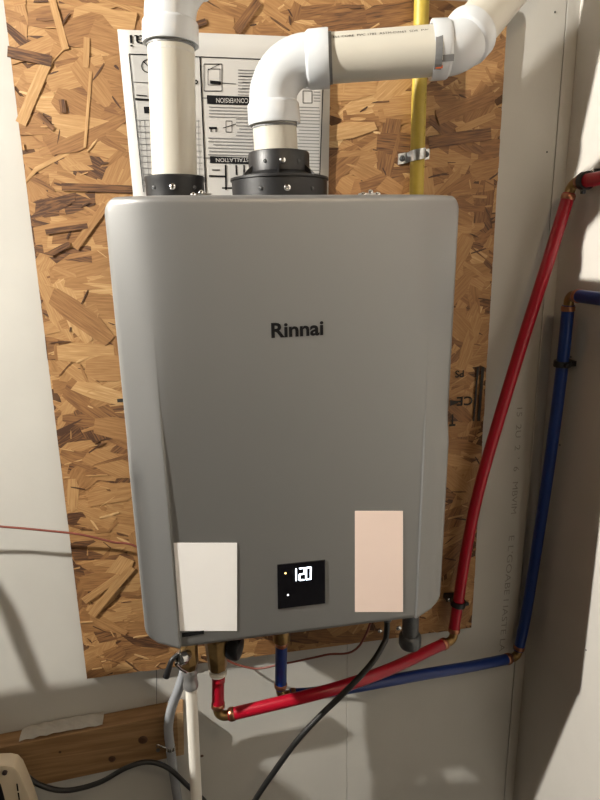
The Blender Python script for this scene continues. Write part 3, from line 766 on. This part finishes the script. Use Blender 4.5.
MB().sweep(smooth_pts([at(186, 655, -.11)] + hz), .0092, 16).build('hose', hosem, dh, smooth=50)
hc = thing('hose_clip', at(170, 746, -.04), 'bright wire clip holding the clear hose to the plank', 'clip')
hp = at(170.5, 747, -.050)
MB().lathe(hp - Vector((0, 0, .004)), (0.05, 0, 1), [(0, .0086), (0, .0100), (.008, .0100), (.008, .0086)], 20, cap=False).build('band', steel, hc, smooth=40)
MB().sweep(smooth_pts([hp + Vector((-.008, -.003, .002)), hp + Vector((-.018, -.001, .007)), hp + Vector((-.026, .006, .006)), hp + Vector((-.028, .011, -.004))]), .0016, 8).build('wire_tail', steel, hc, smooth=50)
screw(hc, at(158, 750, -.0395), (0, -1, 0), .004, darksteel)
# power cord of the heater
pcp = [Vector((cordp.x, -.17, ZB - .03)), at(386.5, 634, -.17), at(383, 645, -.178), at(371, 664, -.19), at(347, 690, -.20), at(320, 716, -.20), at(296, 742, -.20), at(274, 772, -.19), at(254, 802, -.18), at(232, 845, -.17)]
pcp += [pcp[-1] + Vector((-.03, .02, -.12)), Vector((pcp[-1].x - .04, -.12, .20)), Vector((pcp[-1].x - .03, -.14, .04)), Vector((pcp[-1].x + .10, -.18, .0065)), Vector((pcp[-1].x + .34, -.16, .0065))]
pcd = MB().sweep(smooth_pts(pcp), .0052, 14).build('power_cord', rubber, smooth=50)
tag(pcd, 'black power cord hanging from under the heater in front of the red tube', 'cord')
# second cord
c2p = [Vector((-1.15, -.06, .52)), Vector((-.85, -.07, .62)), at(-40, 742, -.085), at(0, 757, -.085), at(16, 767, -.08), at(38, 784, -.08), at(65, 790.5, -.085), at(98, 783, -.08), at(126, 768, -.075), at(148, 762, -.07), at(168, 768, -.075), at(188, 786, -.08), at(206, 803, -.085), at(226, 832, -.09)]
c2p += [Vector((c2p[-1].x + .02, -.09, .22)), Vector((c2p[-1].x + .01, -.09, .05)), Vector((c2p[-1].x - .10, -.10, .006)), Vector((c2p[-1].x - .3, -.12, .006))]
tag(MB().sweep(smooth_pts(c2p), .0047, 14).build('extension_cord', rubber, smooth=50), 'black cord sagging across the wall below the pine plank', 'cord')
# thermostat wire
tw = [Vector((-1.1, -.045, at(-60, 522, -.04).z + .05)), Vector((-.8, -.045, at(-60, 522, -.04).z + .02)), at(-60, 522, -.042), at(0, 526.5, -.04), at(40, 530, -.038), at(80, 534.5, -.035), at(112, 542, -.032), at(140, 549, -.028), at(180, 590, -.026), at(215, 650, -.03), at(250, 668, -.04), at(282, 664, -.06), at(325, 655, -.08), at(360, 645, -.10)]
tw += [Vector((at(385, 640, -.12).x, -.12, ZB + .004))]
tag(MB().sweep(smooth_pts(tw), .0021, 8).build('control_wire', wirem, smooth=60), 'thin reddish brown control wire running behind the heater', 'wire')
tw2 = [at(85, 537, -.030), at(100, 539, -.028), at(118, 541, -.018)]

# ================================================================== pine plank
PYF = -.038
c_ = [at(-3, 748.5, PYF), at(183, 712, PYF), at(184, 755, PYF), at(-3, 797, PYF)]
dv = (c_[1] - c_[0]).normalized(); c_[0] -= dv * .5; c_[3] -= dv * .5
pl = thing('pine_plank', (c_[2].x - .3, -.02, c_[2].z), 'knotty pine plank fixed to the drywall below the board', 'plank')
pk_ = MB().plate(c_, (0, .0375, 0)).build('plank', plankm, pl, bevel=.0015)
eg = [c_[1] + dv * .0002, c_[2] + dv * .0002]; 
MB().plate([at(177, 713.6, PYF - .0006), at(183, 712.4, PYF - .0006), at(184, 754.6, PYF - .0006), at(178.5, 756, PYF - .0006)], (0, .0008, 0)).build('sawn_end', plankend, pl)
for (px, py), r_ in (((143, 740), .010), ((112, 759), .0075), ((60, 752), .003)):
    q = at(px, py, PYF - .0002)
    MB().lathe(q, (0, -1, 0), [(-.001, r_), (.0008, r_ * .85), (.0011, r_ * .4)], 14).build('knot', knotm, pl, smooth=60)
# crumpled film lying on the plank
V = []; F = []; n1 = 12
for i in range(n1 + 1):
    for j in range(4):
        t_ = i / n1; base = at(18 + 84 * t_, 731.5 - 12.5 * t_, -.03)
        zz = c_[0] + (c_[1] - c_[0]) * ((base.x - c_[0].x) / (c_[1].x - c_[0].x))
        V.append((base.x, -.003 - .010 * j, zz.z + .002 + .006 * abs(math.sin(i * 1.7 + j)) * (1 - abs(2 * t_ - 1) * .6) + .003 * (3 - j) / 3))
for i in range(n1):
    for j in range(3): a = i * 4 + j; F.append((a, a + 1, a + 5, a + 4))
fo = MB().add(V, F).build('plastic_scrap', foam); fm_ = fo.modifiers.new('thickness', 'SOLIDIFY'); fm_.thickness = .0012
tag(fo, 'pale crumpled plastic scrap lying on top of the pine plank', 'scrap')

# ================================================================== cream appliance at the lower left
CY = -.13
out = [(-30, 780), (-22, 765), (-8, 759.5), (6, 759), (14, 760.5), (19, 766), (23, 775), (28, 787), (33, 801)]
top = [at(q[0], q[1] + 7, CY) for q in out]; d = (top[-1] - top[-2]).normalized()
k = (top[-1].z - .002) / -d.z
br_ = Vector((top[-1].x + .07, CY, .002)); bl_ = Vector((top[0].x - .05, CY, .002))
cr = thing('storage_bin', ((br_.x + bl_.x) / 2, CY, 0), 'narrow cream plastic bin with dark bolt and rounded top standing below the plank', 'bin')
body = MB().plate(top + [br_, bl_], (0, .030, 0)).build('body', creamp, cr, bevel=.003, smooth=40)
sp = [at(q[0], q[1], CY - .0008) for q in ((-14, 783), (0.5, 784), (3, 793), (5.5, 803), (9, 830), (-10, 830))]
MB().plate(sp, (0, .002, 0)).build('dark_slot', blackp, cr)
b_ = at(5, 772, CY - .001); MB().lathe(b_, (0, -1, 0), [(0, .0045), (.003, .0045), (.0045, .003)], 8).build('bolt', mat('rust_bolt', (.03, .015, .018), .5, noise=.2), cr)
for ya, yb_ in ((784, 791), (793, 800)):
    MB().plate([at(16.2 + (ya - 784) * .15, ya, CY - .0008), at(17.6 + (ya - 784) * .15, ya, CY - .0008), at(18.6 + (ya - 784) * .15, yb_, CY - .0008), at(17.2 + (ya - 784) * .15, yb_, CY - .0008)], (0, .001, 0)).build('printed_mark', ink, cr)

# ================================================================== added cabinet, unseen left of the frame, casts the shade at lower left
FX0, FX1, FY0, FY1, FZ = -1.22, -.646, -.665, -.165, T - .462
fu = thing('shade_cabinet', ((FX0 + FX1) / 2, (FY0 + FY1) / 2, 0), 'added grey metal cabinet, unseen, casting the shade at lower left', 'shade caster')
MB().box((FX0, FY0, .004), (FX1, FY1, FZ)).build('cabinet', shade_enamel, fu, bevel=.003)
for z0, z1 in ((.06, .62), (.66, FZ - .05)):
    dp_ = MB().box((FX0 + .03, FY0 - .016, z0), (FX1 - .03, FY0 - .0005, z1)).build('door', shade_enamel, fu, bevel=.004)
    MB().box((FX0 + .22, FY0 - .030, z1 - .07), (FX1 - .22, FY0 - .016, z1 - .05)).build('handle', blackp, dp_, bevel=.003)
    for k in range(5): MB().box((FX0 + .1, FY0 - .019, z0 + .05 + .03 * k), (FX1 - .1, FY0 - .0155, z0 + .062 + .03 * k)).build('louvre', darksteel, dp_)
LB = BULB
def cast(px, py, s): return LB + (at(px, py, 0) - LB) * s
cpts = [cast(-95, 470, .78), cast(-45, 530, .77), cast(2, 598, .76), cast(20, 640, .752), cast(33, 672, .75), cast(40, 700, .748)]
bot = cpts[-1].copy(); bot.z = FZ + .001
cpts = [Vector((cpts[0].x - .1, cpts[0].y + .05, cpts[0].z + .06))] + cpts[:-1] + [bot]
fcn = MB().sweep(smooth_pts(cpts), .0068, 14).build('shade_conduit', darksteel, smooth=50)  # unseen tube added to throw the curved shadow on the wall
tag(fcn, 'added unseen conduit bent to cast the arc shadow at lower left', 'conduit')

# ================================================================== ceiling bulb and added fill bulb
def bulb(pos, s, lab, nm, col):
    o = thing('ceiling_bulb', (pos.x, pos.y, ZC - .001), lab, 'lamp', 'bare ceiling bulbs')
    MB().lathe((pos.x, pos.y, ZC - .001), (0, 0, -1), [(0, .05), (.012, .05), (.022, .036), (max(.03, ZC - pos.z - .045), .020), (max(.032, ZC - pos.z - .036), .012)], 24).build('lampholder', whitering, o, smooth=40)
    L_ = ZC - pos.z
    MB().lathe((pos.x, pos.y, pos.z + .038), (0, 0, -1), [(0, .009), (.010, .010), (.022, .013), (.032, .0145), (.044, .0145), (.054, .012), (.061, .007), (.063, .002)], 24).build('bulb', bulb_mat(nm, s, col), o, smooth=60)
bulb(BULB, BULB_W, 'bare white bulb in a ceiling lampholder above the added cabinet', 'bulb_glow', LAMP_COL)
bulb(FILL_BULB, FILL_BULB_W, 'added warm fill bulb, unseen, in a white ceiling lampholder behind the camera', 'bulb_glow_fill', FILL_COL)
